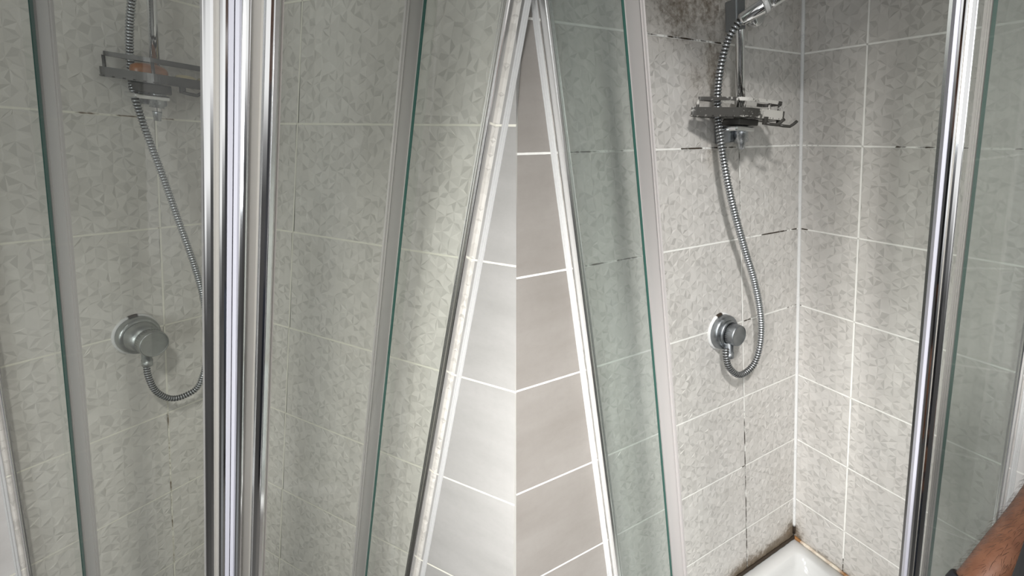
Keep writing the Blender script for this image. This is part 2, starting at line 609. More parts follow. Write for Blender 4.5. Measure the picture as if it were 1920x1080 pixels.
SL, SR = -0.1735, -0.1640
wall(0, 0, 'wall_left', 'grey relief tiled wall behind the closed shower, with the knob', 1.89, 0.0, lambda z: 3.0, 0.6005, 0.0086,
     M_RELIEF_L, M_PLAIN_S, M_GROUT_L, gdirt=[(('row', -1), .45, 1.2, 0.5), (('row', -2), .5, .75, .5), (('col', 0), -6, -3.8, .45)])
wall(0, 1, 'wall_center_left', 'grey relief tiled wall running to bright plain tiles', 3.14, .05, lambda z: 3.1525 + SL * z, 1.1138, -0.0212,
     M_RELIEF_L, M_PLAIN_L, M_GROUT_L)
blobsA = [(2.0, .25, .5, .40, .78), (1.6, .35, .40, .40, .78), (1.55, -.2, .2, .5, .74), (1.25, .45, .5, .3, .45), (1.78, -.35, .25, .3, .5),
          (1.6, -1.05, .12, .22, .5), (.1, .35, .22, .5, .35), (2.4, .25, .35, .3, .4), (1.25, -.5, .15, .3, .4),
          (.0, -6.60, .30, .26, 1.5), (.4, -6.66, .7, .17, 1.6), (1.1, -6.70, .6, .22, 1.6), (1.0, -6.4, .25, .22, .40), (.9, -6.6, .35, .22, .5), (1.7, -6.7, .6, .15, .7), (.45, -6.55, .3, .16, .45)]
gA = [(('row', 0), 1.4, 2.6, 0.75), (('row', -1), .0, .25, .8), (('row', -1), 1.15, 2.05, .85), (('row', -1), 2.7, 3.5, .5), (('row', -2), .05, 1.05, .85), (('row', -2), 1.3, 1.5, .7),
      (('row', -2), 2.65, 3.4, .7), (('row', -3), .98, 1.12, 1), (('row', -3), .0, .25, .5), (('row', -4), 0, .2, .5), (('row', -5), 1.1, 1.2, 1), (('col', 0), -7, -4.2, .95), (('col', 0), -2, -1, .5)]
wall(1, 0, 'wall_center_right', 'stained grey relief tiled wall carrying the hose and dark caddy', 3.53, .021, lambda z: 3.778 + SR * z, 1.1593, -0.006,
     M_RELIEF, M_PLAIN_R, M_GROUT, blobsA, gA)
blobsB = [(.0, -6.6, .20, .20, 1.1), (.06, -6.45, .1, .3, .5), (.45, -6.68, .5, .07, .75), (1.4, -6.5, .5, .35, .45), (.9, -6.66, .5, .1, .55), (.08, .2, .12, .6, .3), (.05, -.3, .06, .2, .4)]
gB = [(('row', -1), .0, .25, .8), (('row', -1), 1.0, 1.75, .75), (('row', -1), 1.9, 2.1, .6), (('row', -2), 0, .12, .8), (('col', 0), -7, -6.45, .9), (('row', -3), 0, .05, .6)]
wall(1, 1, 'wall_right', 'grey relief tiled wall right of the white corner joint', 2.17, 0.0, lambda z: 3.4, 0.6856, 0.0036,
     M_RELIEF, M_PLAIN_S, M_GROUT, blobsB, gB)

# corner joints and beads of silicone
def bead(i, pts_fn, z0, z1, r, name, label, mat, stain=None, n=90):
    mb = MB(); pts = []; rr = []
    for k in range(n):
        z = z0 + (z1 - z0) * k / (n - 1)
        pts.append(pts_fn(z)); rr.append(r * (1 + 0.16 * noise.noise(Vector((z * 6, i, 0.3))) + 0.08 * noise.noise(Vector((z * 23, i, 1.3)))))
    mb.tube(pts, rr, 10)
    d = []
    for k in range(n):
        z = z0 + (z1 - z0) * k / (n - 1)
        v = stain(z) if stain else 0
        d += [v] * 10
    mb.pa['dirt'] = d
    o = mb.build(name, mat)
    if o: tag(o, label, kind='structure')
    return o


bead(1, lambda z: F(1, .012, .012, z), 1.5, -6.62, 0.0052, 'trim_1', 'white silicone bead down the tiled corner of the open shower', M_CAULK,
     lambda z: 1.0 if z < -6.45 else (0.25 * max(0, noise.noise(Vector((z * 3, 0, 0))))))
bead(0, lambda z: F(0, .012, .012, z), 1.5, -6.62, 0.0045, 'trim_2', 'silicone bead in the corner behind the closed door posts', M_CAULK)

# ------------------------------------------------------------ shower enclosures
ZE0, ZE1 = -6.66, 1.5


def ev(v, z):
    return v[0] + v[1] * (z + 2) if isinstance(v, tuple) else v


def offset_poly(i, a, b, poly, T, N, z0, z1, mb, mat=0, smooth=False, emats=None):
    """extrude a plan polygon (millimetres along T and N) from z0 to z1; a, b may be (value, lean)"""
    p0 = [F(i, ev(a, z0), ev(b, z0), z0) + T * (t / 1000) + N * (n / 1000) for t, n in poly]
    p1 = [F(i, ev(a, z1), ev(b, z1), z1) + T * (t / 1000) + N * (n / 1000) for t, n in poly]
    mb.prism(p0, p1, mat, smooth, emats)


STILE = [(11, -8), (10.4, -8), (10.4, 9.4), (-0.6, 9.4), (-0.2, 11.8), (1.6, 13.8), (4.4, 14.8), (6.3, 14.4), (6.6, 7), (24, 7), (24.6, 10), (26, 12.6), (30, 15),
         (33, 15.7), (33.5, 14.9), (34.3, 14.9), (34.8, 15.7), (41, 14.6), (45, 11.5), (47, 7.5), (47, -8)]
SEAL = [(10.2, -1), (1.8, -1), (-4.6, 5.4), (-2.2, 8.8), (10.2, 9.2)]
GLAZ = [(47.2, -5), (47.2, 7.2), (52.5, 6.2), (52.5, 3.2), (48.5, 3.2), (48.5, -5)]


def enclosure(i, A, Bv, edges, label, doors, glass, profs, strips):
    """A: plane of the left-hand pane (a), Bv: plane of the right-hand pane (b); edges: where the fixed panes end;
    profs: per pane (channel inner, channel outer, bead inner, bead outer, lean) in row heights from the corner"""
    B = BAYS[i]
    Ta = B['E'][0].normalized(); Tb = B['E'][1].normalized()
    sc = B['s'] * 1000
    fr = wall_frame(i, 0); fr.translation = F(i, ev(A, ZE0), ev(Bv, ZE0), ZE0)
    root = empty('shower_enclosure', fr, label, 'shower enclosure')
    for p in (0, 1):
        T, N = (Tb, Ta) if p == 0 else (Ta, Tb)
        base = (lambda n, t: (n, t)) if p == 0 else (lambda n, t: (t, n))
        plane = A if p == 0 else Bv
        c0, c1, s0, s1, lean = profs[p]
        w = (c1 - c0) * sc
        mb = MB()
        ca, cb = base((c0, lean), 0.0)
        offset_poly(i, ca, cb, [(0, 0), (25, 0), (28, .10 * w), (28, .22 * w), (25.5, .27 * w), (25.5, .46 * w), (28.5, .50 * w), (29.5, .7 * w), (28.5, .93 * w), (27, w), (0, w)], T, N, ZE0, ZE1, mb, 0)
        mb.build('wall_profile', M_JAMB, root)
        mb = MB()
        n = 90; W = (s1 - s0) * sc
        for (c, h, r) in ((1.5, .6, 3.0), (W - 1.6, .2, 2.2)):
            pts = []; rr = []
            for k in range(n):
                z = ZE0 + (ZE1 - ZE0) * k / (n - 1)
                q = base((s0, lean), 0.0)
                pts.append(F(i, ev(q[0], z), ev(q[1], z), z) + T * (h / 1000) + N * ((c + 0.5 * noise.noise(Vector((z * 5, p, i)))) / 1000))
                rr.append(r / 1000 * (1 + 0.15 * noise.noise(Vector((z * 9, c, i)))))
            mb.tube(pts, rr, 8)
        q = base((s0, lean), 0.0)
        offset_poly(i, q[0], q[1], [(-.5, 0), (1.3, 0), (1.3, W - 1.5), (-.5, W - 1.5)], T, N, ZE0, ZE1, mb, 0)
        mb.pa['dirt'] = [0.0] * len(mb.v)
        tag(mb.build('silicone_bead', M_BEAD, root), 'mottled white silicone bead')
        # fixed pane: from the wall channel to its leaning free edge
        e = edges[p]
        mid = ((c0 + c1) / 2, lean)

        def pane(t0, n0, t1, n1, th0, th1, mb, ta=None):
            """slab between a wall-side line and the free-edge line, th = offsets along N (mm)"""
            vs = []
            for z in (ZE0, ZE1):
                for (tt, nn, dt) in ((t0, n0, 0 if ta is None else ta[0]), (t1, n1, 0 if ta is None else ta[1])):
                    q = base(ev(nn, z), ev(tt, z))
                    for th in (th0, th1):
                        vs.append(F(i, q[0], q[1], z) + N * (th / 1000) + T * (dt / 1000))
            mb.add(vs, [(0, 1, 3, 2), (4, 6, 7, 5), (0, 4, 5, 1), (2, 3, 7, 6), (0, 2, 6, 4), (1, 5, 7, 3)])
        g = MB(); pane(0.07, mid, e, plane, -2.5, 2.5, g, (0, -1))
        gl = g.build('fixed_glass_panel', glass[p], root)
        g = MB(); pane(e, plane, e, plane, -2.6, 2.6, g, (-1, .2))
        tag(g.build('glass_edge', M_EDGE, gl), 'dark green polished glass edge')
        g = MB(); S = strips[p]
        pane(e, plane, e, plane, -9, -7, g, (-5, S - 6)); pane(e, plane, e, plane, -11, -5, g, (S - 6, S - 4.5)); pane(e, plane, e, plane, -10, -6.5, g, (S - 4.5, S))
        pane(e, plane, e, plane, -7, -3, g, (-4.5, -3))
        tag(g.build('seal_strip', M_STRIP_W, gl), 'mauve-grey plastic seal strip along the glass edge')
        if doors[p] is None: continue
        t_end, off, back = doors[p]        # closing edge line, door plane offset (mm), length of the glass (mm)
        q = base(plane, t_end)
        T2 = -T
        d = MB()
        offset_poly(i, q[0], q[1], [(44, off - 3), (back, off - 3), (back, off + 2), (44, off + 2)], T2, N, ZE0 + .06, ZE1 - .06, d, 0)
        door = d.build('sliding_door', M_GLASS, root)
        for nm, poly, mat, lab in (('door_stile', STILE, M_CHROME, 'fluted chrome door stile'), ('magnetic_seal', SEAL, M_SEAL, 'lavender grey magnetic seal'),
                                   ('glazing_strip', GLAZ, M_STRIP, 'beige plastic glazing strip')):
            d = MB()
            st = nm == 'door_stile'
            offset_poly(i, q[0], q[1], [(t, n + off) for t, n in poly], T2, N, ZE0 + .05, ZE1 - .05, d, 0, False, {8: 1, 9: 1} if st else None)
            tag(d.build(nm, [mat, M_SATIN] if st else mat, door), lab)
    for p in (0, 1):
        mb = MB(); N = Ta if p == 0 else Tb
        zt = ZE1
        P0 = F(i, ev(A, zt), 0.05, zt) if p == 0 else F(i, 0.05, ev(Bv, zt), zt)
        P1 = F(i, ev(A, zt), ev(Bv, zt), zt)
        sq = [(-24, 0), (16, 0), (16, 40), (-24, 40)]
        mb.prism([P0 + N * (x / 1000) + B['U'] * (y / 1000) for x, y in sq], [P1 + N * (x / 1000) + B['U'] * (y / 1000) for x, y in sq])
        mb.build('head_rail', M_CHROME_B, root)
    return root


enclosure(0, (1.845, -.012), (3.03, .0104), ((1.267, .0101), (.757, -.0076)), 'closed glass corner shower enclosure with twin chrome posts meeting',
          (((3.03, .0104), 0, 525), ((1.845, -.012), 0, 330)), (M_GLASS, M_GLASS),
          ((1.845, 1.873, 1.897, 1.925, 0.0), (3.043, 3.110, 3.168, 3.212, .050)), (46, 34))
enclosure(1, (3.40, .010), (2.09, .004), ((.836, -.0096), (1.437, .0047)), 'open glass corner shower enclosure with door slid to the right',
          (None, ((2.19, .018), 14, 330)), (M_GLASS_H, M_GLASS_H),
          ((3.456, 3.524, 3.536, 3.590, .021), (2.128, 2.168, 2.180, 2.216, 0.0)), (40, 12))

# ------------------------------------------------------------ shower tray (open bay)
def shower_tray(i, A, Bv, zt):
    fr = wall_frame(i, 0); fr.translation = F(i, 0, 0, zt - 0.35)
    root = empty('shower_tray', fr, 'white acrylic shower tray at the foot of the stained tiled corner', 'shower tray')
    mb = MB()
    n = 24

    def ring(m, zz, rc):
        a0, a1, b0, b1 = m, A - m, m, Bv - m
        pts = []
        for (ca, cb, t0) in ((a0 + rc, b0 + rc, 180), (a1 - rc, b0 + rc, 270), (a1 - rc, b1 - rc, 0), (a0 + rc, b1 - rc, 90)):
            for k in range(n // 4 + 3):
                t = math.radians(t0 + 90 * k / (n // 4 + 2))
                pts.append(F(i, ca + rc * math.cos(t), cb + rc * math.sin(t), zz))
        return pts
    rings = [ring(0.012, zt - 0.42, .01), ring(0.012, zt - .01, .01), ring(0.02, zt, .015), ring(0.17, zt, .10), ring(0.20, zt - .012, .12), ring(0.235, zt - .10, .15),
             ring(0.27, zt - .19, .2), ring(0.34, zt - .225, .26), ring(0.9, zt - .235, .1)]
    N = len(rings[0])
    for r in rings: mb.v += r
    for k in range(len(rings) - 1):
        for j in range(N):
            mb.f.append([k * N + j, k * N + (j + 1) % N, (k + 1) * N + (j + 1) % N, (k + 1) * N + j]); mb.m.append(0); mb.sm.append(True)
    mb.f.append([(len(rings) - 1) * N + j for j in range(N)]); mb.m.append(0); mb.sm.append(True)
    mb.f.append([j for j in range(N)][::-1]); mb.m.append(0); mb.sm.append(False)
    mb.build('basin', M_WHITE, root)
    for side, m, lab in ((0, M_CAULK, 'blackened mouldy sealant'), (1, M_CAULK_RUST, 'rust stained cream sealant')):
        mb = MB(); pts = []; rr = []; d = []
        cnt = 110
        for k in range(cnt):
            s_ = 0.015 + (2.0 if side else 3.3) * k / (cnt - 1)
            pts.append(F(i, s_, .018, zt + .018) if side == 0 else F(i, .018, s_, zt + .018))
            rr.append(.0058 * (1 + .25 * noise.noise(Vector((s_ * 11, side, 0)))))
            nn = noise.noise(Vector((s_ * 6, side * 4 + 1, 0))) * .5 + .5
            v = (.9 if nn > .22 else .2) if side == 0 else (0.95 if s_ < .12 else 0.05 + .55 * max(0, nn - .35) * 2)
            d += [v] * 10
        mb.tube(pts, rr, 10)
        mb.pa['dirt'] = d
        tag(mb.build('sealant', m, root), lab)


shower_tray(1, 3.5, 2.2, -6.70)

# ------------------------------------------------------------ hose
def hose(i, pts, r, pitch, label, mat=M_CHROME_D):
    P, L = spline([F(i, *p) for p in pts], 900)
    n = int(L / pitch)
    P, _ = spline(P[::6] + [P[-1]], n * 5 + 1)
    rr = []; mats = []
    prof = [0.76, 0.98, 1.05, 0.98, 0.76]
    for k in range(n * 5 + 1):
        rr.append(r * prof[k % 5]); mats.append(1 if k % 5 in (4, 3) else 0)
    mb = MB(); mb.tube(P, rr, 14, 0, mats)
    o = mb.build('shower_hose', [mat, M_RUBBER])
    return tag(o, label, 'shower hose')


# pixel + distance from the left wall (b) for each bend
hr = [(1390, 36, .40), (1378, 52, .36), (1364, 78, .30), (1352, 122, .25), (1346, 170, .20), (1346, 215, .18), (1351, 260, .20), (1360, 320, .22), (1375, 390, .22),
      (1397, 470, .20), (1415, 530, .20), (1426, 590, .19), (1426, 640, .18), (1414, 682, .17), (1388, 703, .16), (1368, 690, .15), (1361.5, 668, .15), (1361, 652, .15)]
hose(1, [at(1, 1, b, x, y) for x, y, b in hr], 0.0090, 0.0078, 'ribbed metal hose looping down the stained wall of the open shower')
hl = [(252, -30, .30), (247, 0, .28), (243, 50, .20), (243, 95, .14), (247, 150, .15), (255, 190, .22), (275, 250, .25), (305, 330, .23), (335, 415, .22), (365, 500, .22), (383, 570, .21), (390, 650, .2),
      (375, 718, .2), (350, 740, .2), (320, 747, .2), (292, 733, .2), (278, 705, .2), (274.5, 682, .2), (273.5, 668, .2)]
hose(0, [at(0, 1, b, x, y) for x, y, b in hl], 0.0083, 0.0070, 'ribbed metal hose seen through glass, vanishing behind the chrome posts')

# ------------------------------------------------------------ shower valve
def valve(i, a, z, label, R, steps, knob_r, knob_d, m_body, out_d):
    M = wall_frame(i, 0, a, z)
    root = empty('shower_valve', M, label, 'shower valve')
    mb = MB()
    n = 48
    prof = [(-.002, R * 1.09), (.004, R * 1.10), (.0065, R * 1.04), (.007, R * .98)]
    mb.lathe(M, prof, n, 0)
    for k, v in enumerate(mb.v):
        t = 2 * math.pi * (k % n) / n
        c = M.translation
        mb.v[k] = c + (v - c) * (1 + .02 * noise.noise(Vector((math.cos(t) * 3, math.sin(t) * 3, i))))
    mb.pa['dirt'] = [0.9 if 1.45 < 2 * math.pi * (k % n) / n < 1.95 else 0.0 for k in range(len(mb.v))]
    tag(mb.build('sealant_ring', M_CAULK, root), 'uneven white sealant ring with a black chip')
    mb = MB(); mb.lathe(M, [(.004, R), (.016, R), (.022, R * .97), (.026, R * .90), (.027, R * .80), (.027, R * .2)], n)
    mb.build('flange', m_body, root)
    mb = MB(); mb.lathe(M, [(.026, steps * 1.12), (.030, steps * 1.10), (.036, steps), (knob_d - .03, steps * .96), (knob_d - .03, steps * .5)], n)
    mb.build('valve_body', m_body, root)
    mb = MB()
    kd0 = knob_d - .030
    mb.lathe(M, [(kd0, knob_r * .86), (kd0 + .003, knob_r * .98), (knob_d - .006, knob_r), (knob_d - .001, knob_r * .97), (knob_d, knob_r * .93), (knob_d - .001, knob_r * .90), (knob_d - .0015, knob_r * .86), (knob_d - .0008, .001)], n)
    kn = mb.build('knob', m_body, root)
    mb = MB()
    for k in range(36):       # grip ribs
        t = 2 * math.pi * k / 36
        rm = M @ Matrix.Rotation(t, 4, 'Y')
        mb.box(rm, -.0008, .0008, -(knob_d - .008), -(kd0 + .005), knob_r * .985, knob_r * 1.012, 0)
    mb.build('grip_rib', m_body, kn)
    o = M.copy()
    mb = MB()
    # outlet pipe pointing down from the body
    po = M @ Matrix.Translation((out_d[0], -out_d[1], 0))
    mb.lathe(po, [(-steps * .6, .0115), (-steps - .018, .0115), (-steps - .018, .013), (-steps - .034, .0125), (-steps - .036, .009)], 24, 0, 'Z')
    mb.build('hose_outlet', m_body, root)
    return root


valve(1, 1.549, -3.030, 'grey limescaled shower knob on round flange below the caddy, open shower', .0500, .033, .0300, .062, M_CHROME_G, (-.014, .038))
valve(0, .875, -3.010, 'dull chrome shower knob seen through the closed glass', .0520, .038, .0355, .094, M_CHROME_K, (-.004, .058))

# ------------------------------------------------------------ riser rails
def rail(i, a, b_mm, z0, z1, r, label, zbr, slider=True):
    sc = BAYS[i]['s']
    M = wall_frame(i, 0, a, 0)
    root = empty('riser_rail', wall_frame(i, 0, a, z0), label, 'shower rail')
    y = -b_mm / 1000
    mb = MB(); mb.lathe(M @ Matrix.Translation((0, y, 0)), [(z0 * sc, r), (z1 * sc, r)], 28, 0, 'Z')
    mb.build('bar', M_CHROME, root)
    mb = MB(); Q = M @ Matrix.Translation((0, y, z0 * sc))
    mb.lathe(Q, [(-.020, r * .55), (-.022, r * .75), (-.006, r * .95), (-.004, r * 1.0), (.0, r * 1.0)][1:], 28, 0, 'Z')
    mb.build('end_cap', M_CHROME_D, root)
    for zb in zbr:
        mb = MB()
        mb.box(M, -.030, .030, y * .80, 0.0, zb * sc - .024, zb * sc + .026, .004)
        br = mb.build('wall_bracket', M_CHROME_G, root)
        mb = MB(); mb.lathe(M @ Matrix.Translation((0, y, zb * sc)), [(-.028, r * 1.0), (-.028, r * 1.55), (.026, r * 1.55), (.026, r * 1.0)], 28, 0, 'Z')
        mb.build('clamp_ring', M_CHROME_D, br)
    if slider:
        zc = slider
        mb = MB()
        mb.box(M, -.026, .006, y - .012, y + .020, zc * sc - .036, zc * sc + .030, .003)
        sl = mb.build('slider', M_CHROME_G, root)
        mb = MB()
        mb.lathe(M @ Matrix.Translation((.022, y - .012, zc * sc - .012)), [(0, .020), (.012, .025), (.022, .0235), (.026, .018)], 36)
        mb.build('clamp_knob', M_CHROME_B, sl)
    return root, M


rail(1, 1.432, 55, -.95, 1.5, .0105, 'chrome riser rail with white-grey slider above the dirty caddy', (-.86, 1.38), .20)
rail(0, .690, 55, -.93, 1.5, .0098, 'chrome riser rail seen through glass above the soap caddy', (-.80, 1.38), .36)

# hand shower of the open bay, clamped in the slider
def handset(i, p0, p1, label):
    P0, P1 = p0, p1
    ax = (P1 - P0).normalized()
    Z = ax; X = Z.orthogonal().normalized(); Y = Z.cross(X)
    M = Matrix((X, Y, Z)).transposed().to_4x4(); M.translation = P0
    root = empty('hand_shower', M, label, 'hand shower')
    mb = MB(); mb.lathe(M, [(-.004, .009), (0, .0135), (.040, .0155), (.044, .0165), (.046, .0165)], 28, 0, 'Z'); mb.build('holder_cone', M_CHROME, root)
    mb = MB(); mb.lathe(M, [(.046, .0178), (.047, .0185), (.054, .0185), (.055, .0178)], 28, 0, 'Z'); tag(mb.build('collar', M_WHITE, root), 'white plastic collar')
    mb = MB(); mb.lathe(M, [(.055, .0150), (.07, .0158), (.16, .0140), (.215, .0130), (.22, .008)], 28, 0, 'Z'); mb.build('handle', M_CHROME_B, root)
    H = M @ Matrix.Translation((0, 0, .235)) @ Matrix.Rotation(math.radians(65), 4, 'Y')
    mb = MB(); mb.lathe(H, [(-.02, .012), (-.012, .03), (0, .045), (.012, .048), (.014, .044)], 36, 0, 'Z'); mb.build('shower_head', M_CHROME_B, root)
    return root


pA = F(1, *at(1, 1, .42, 1390, 37)); pB = F(1, *at(1, 1, .60, 1446, 2))
handset(1, pA, pB, 'chrome hand shower with white collar resting in the rail slider')

# ------------------------------------------------------------ caddies
def band(P, h0, h1, th, U, mb, mat=0, closed=True, dirt=None):
    """vertical strip following plan points P (world), from height h0 to h1 along U"""
    n = len(P)
    segs = n if closed else n - 1
    c = sum(P, Vector()) / n
    inn = []
    for k in range(n):
        a = P[(k - 1) % n] if (closed or k > 0) else P[k]
        b = P[(k + 1) % n] if (closed or k < n - 1) else P[k]
        t = (b - a).normalized(); nn = U.cross(t)
        if nn.dot(P[k] - c) > 0: nn = -nn
        inn.append(P[k] + nn * th)
    vs = [p + U * h0 for p in P] + [p + U * h1 for p in P] + [p + U * h0 for p in inn] + [p + U * h1 for p in inn]
    fs = []
    for k in range(segs):
        j = (k + 1) % n
        fs += [(k, j, n + j, n + k), (2 * n + j, 2 * n + k, 3 * n + k, 3 * n + j), (n + k, n + j, 3 * n + j, 3 * n + k), (j, k, 2 * n + k, 2 * n + j)]
    if not closed:
        fs += [(0, n, 3 * n, 2 * n), (n - 1, 3 * n - 1, 4 * n - 1, 2 * n - 1)]
    mb.add(vs, fs, mat)


def rounded(poly, r, n=6):
    out = []
    m = len(poly)
    for k in range(m):
        p = Vector(poly[k]); a = Vector(poly[(k - 1) % m]); b = Vector(poly[(k + 1) % m])
        da = (a - p).normalized(); db = (b - p).normalized()
        q = min(r, (a - p).length * .45, (b - p).length * .45)
        for t in range(n + 1):
            f = t / n
            out.append(((p + da * q) * (1 - f) ** 2 + p * 2 * f * (1 - f) + (p + db * q) * f * f))
    return out


def caddy_mat(name, lime):
    m, nt, ns, bs = new_mat(name)
    bs.inputs['Metallic'].default_value = 0.2
    bs.inputs['Roughness'].default_value = 0.42
    d = attr_n(nt, 'dirt')
    f = noise_n(nt, 55, 6, 0.7)
    g = maprange(nt, math_n(nt, 'ADD', f, math_n(nt, 'SUBTRACT', d, 1.0)), -0.02, 0.10)
    c = mixc(nt, g, (0.055, 0.052, 0.047), lime)
    nt.links.new(c, bs.inputs['Base Color'])
    return m


M_CADDY_D = caddy_mat('limescaled_anthracite_metal', (0.66, 0.64, 0.60))


def caddy(i, a, z, poly, poly_up, hb, hu, tilt, label, dirty, hooks, strap):
    """poly in metres: x along the wall to the right, y = -distance from the wall"""
    sc = BAYS[i]['s']
    M = wall_frame(i, 0, a, z) @ Matrix.Rotation(tilt[0], 4, 'Y') @ Matrix.Rotation(tilt[1], 4, 'X')
    root = empty('shower_caddy', M, label, 'shower caddy')
    U = (M.to_3x3() @ Vector((0, 0, 1))).normalized()
    mat = M_CADDY_D if dirty else M_CADDY

    def dirtv(mb, f):
        if dirty:
            inv = M.inverted()
            mb.pa['dirt'] = [f(inv @ v) for v in mb.v]
    P = [M @ Vector((p[0], p[1], 0)) for p in rounded([(*q, 0) for q in poly], .02)]
    # densify for stains
    D = []
    for k in range(len(P)):
        q0, q1 = P[k], P[(k + 1) % len(P)]
        m_ = max(1, int((q1 - q0).length / .006))
        for t in range(m_): D.append(q0.lerp(q1, t / m_))
    mb = MB(); band(D, 0, hb, .002, U, mb)
    dirtv(mb, lambda v: (1.0 if .022 < v.x < .092 and v.y < -.03 else (.40 if v.x > .10 else .54 if v.x > -.01 else .40)))
    mb.build('tray_rim', mat, root)
    mb = MB()
    xs = [p[0] for p in poly]; x0, x1 = min(xs), max(xs)
    k = x0 + .012
    while k < x1 - .004:        # floor slats between the back and front of the rim
        ys = []
        n = len(poly)
        for j in range(n):
            (ax_, ay_), (bx_, by_) = poly[j], poly[(j + 1) % n]
            if (ax_ - k) * (bx_ - k) < 0: ys.append(ay_ + (by_ - ay_) * (k - ax_) / (bx_ - ax_))
        if len(ys) >= 2: mb.box(M, k - .004, k + .004, min(ys), max(ys), .001, .0035, 0)
        k += .013
    dirtv(mb, lambda v: .5)
    mb.build('floor_slats', mat, root)
    Pu = [M @ Vector((p[0], p[1], 0)) for p in rounded([(*q, 0) for q in poly_up], .02)]
    D = []
    for k in range(len(Pu)):
        q0, q1 = Pu[k], Pu[(k + 1) % len(Pu)]
        m_ = max(1, int((q1 - q0).length / .006))
        for t in range(m_): D.append(q0.lerp(q1, t / m_))
    mb = MB(); band(D, hu, hu + .008 * (1 if i else 1.2), .002, U, mb)
    dirtv(mb, lambda v: .66 if v.x > -.06 and v.y < -.03 and v.x < .09 else .42)
    mb.build('guard_rail', mat, root)
    for (px_, py_) in [(poly_up[0][0] + .008, poly_up[0][1] - .004), (poly_up[1][0], poly_up[1][1] + .006), ((poly_up[1][0] + poly_up[2][0]) / 2 + .02, (poly_up[1][1] + poly_up[2][1]) / 2 + .004), (poly_up[2][0] - .012, poly_up[2][1] + .006)]:
        mb = MB(); mb.lathe(M @ Matrix.Translation((px_, py_, 0)), [(.001, .0035), (hu + .001, .0035)], 12, 0, 'Z')
        dirtv(mb, lambda v: .5)
        mb.build('post', mat, root)
    # clamp block around the rail and strap to the hose
    mb = MB(); mb.box(M, *strap[0], .003); dirtv(mb, lambda v: .3)
    mb.build('clamp_block', mat, root)
    mb = MB(); mb.box(M, *strap[1], .0035)
    tag(mb.build('hose_loop', M_CHROME_B, root), 'chrome loop strap')
    for (hx, hy, hz) in hooks:
        mb = MB()
        mb.box(M, hx - .006, hx + .006, hy - .004, hy + .004, hz, 0.004, .0008)
        pts = [M @ Vector((hx, hy - .002, hz + .003)), M @ Vector((hx + .010, hy - .008, hz + .001)), M @ Vector((hx + .024, hy - .016, hz)), M @ Vector((hx + .032, hy - .020, hz + .006)), M @ Vector((hx + .038, hy - .024, hz + .013))]
        mb.tube(pts, .0038, 10)
        dirtv(mb, lambda v: .35)
        mb.build('hook', mat, root)
    return root, M


# open bay: dirty caddy
caddy(1, 1.432, -.73, [(-.165, -.030), (-.050, -.108), (.118, -.100), (.130, -.030)], [(-.145, -.030), (-.045, -.098), (.118, -.090), (.130, -.030)], .021, .037,
      (math.radians(8.0), math.radians(4.0)), 'dark limescale-crusted caddy clamped on the rail of the open shower', True,
      [(.024, -.105, -.014), (.104, -.090, -.014)], (((-.045, .030, -.085, -.035, -.016, -.001), (-.060, .012, -.090, -.040, -.030, -.019))))
cr_, cM = caddy(0, .690, -.705, [(-.108, -.030), (-.030, -.125), (.170, -.125), (.185, -.030)], [(-.098, -.030), (-.028, -.112), (.168, -.112), (.180, -.030)], .021, .044,
                (math.radians(-2.2), 0), 'dark metal caddy holding soaps, cut off by the chrome posts', False,
                [(.030, -.110, -.014)], (((-.050, .020, -.085, -.035, -.022, -.001), (-.062, .012, -.090, -.040, -.036, -.025))))

# soaps on the closed bay's caddy
def soap(M, x, y, z, sx, sy, sz, rot, mat, label):
    bm = bmesh.new()
    bmesh.ops.create_cube(bm, size=1)
    bmesh.ops.subdivide_edges(bm, edges=bm.edges[:], cuts=5, use_grid_fill=True)
    Q = M @ Matrix.Translation((x, y, z + sz / 2)) @ Matrix.Rotation(rot, 4, 'Z')
    vs = []
    for v in bm.verts:
        p = v.co * 2
        q = (abs(p.x) ** 3.2 + abs(p.y) ** 3.2 + abs(p.z) ** 3.2) ** (1 / 3.2)
        p = p / max(q, 1e-6) * max(abs(p.x), abs(p.y), abs(p.z))
        p = Vector((p.x * sx / 2, p.y * sy / 2, p.z * sz / 2 * (1 - .12 * p.x * p.x)))
        vs.append(Q @ p)
    mb = MB(); mb.add(vs, [[v.index for v in f.verts] for f in bm.faces], 0, True); bm.free()
    Fm = Q.copy(); Fm.translation = Q @ Vector((0, 0, -sz / 2))
    tag(mb.build('soap_bar', mat, frame=Fm), label, 'soap')


soap(cM, -.022, -.076, .0037, .072, .042, .038, -.25, M_SOAP_O, 'amber oval soap bar at the left of the caddy')
soap(cM, .052, -.085, .0037, .042, .036, .025, .15, M_SOAP_Y, 'small pale yellow soap next to the amber bar')
soap(cM, .118, -.082, .0037, .070, .045, .026, -.1, M_SOAP_Y, 'long pale yellow soap at the right of the caddy by the posts')

# ------------------------------------------------------------ floor
mb = MB()
mb.add([(-4, -3.4, 0), (4, -3.4, 0), (4, 3.2, 0), (-4, 3.2, 0), (-4, -3.4, -.1), (4, -3.4, -.1), (4, 3.2, -.1), (-4, 3.2, -.1)],
       [(0, 1, 2, 3), (7, 6, 5, 4), (0, 4, 5, 1), (1, 5, 6, 2), (2, 6, 7, 3), (3, 7, 4, 0)])
tag(mb.build('floor', M_FLOOR), 'grey bathroom floor', kind='structure')

# ------------------------------------------------------------ the person's forearm reaching in at the lower right
def campt(x, y, d):
    """point at depth d (metres) seen at photo pixel x, y"""
    return cam2world((x - CX) / FPX * d, (y - CY) / FPX * d, d)


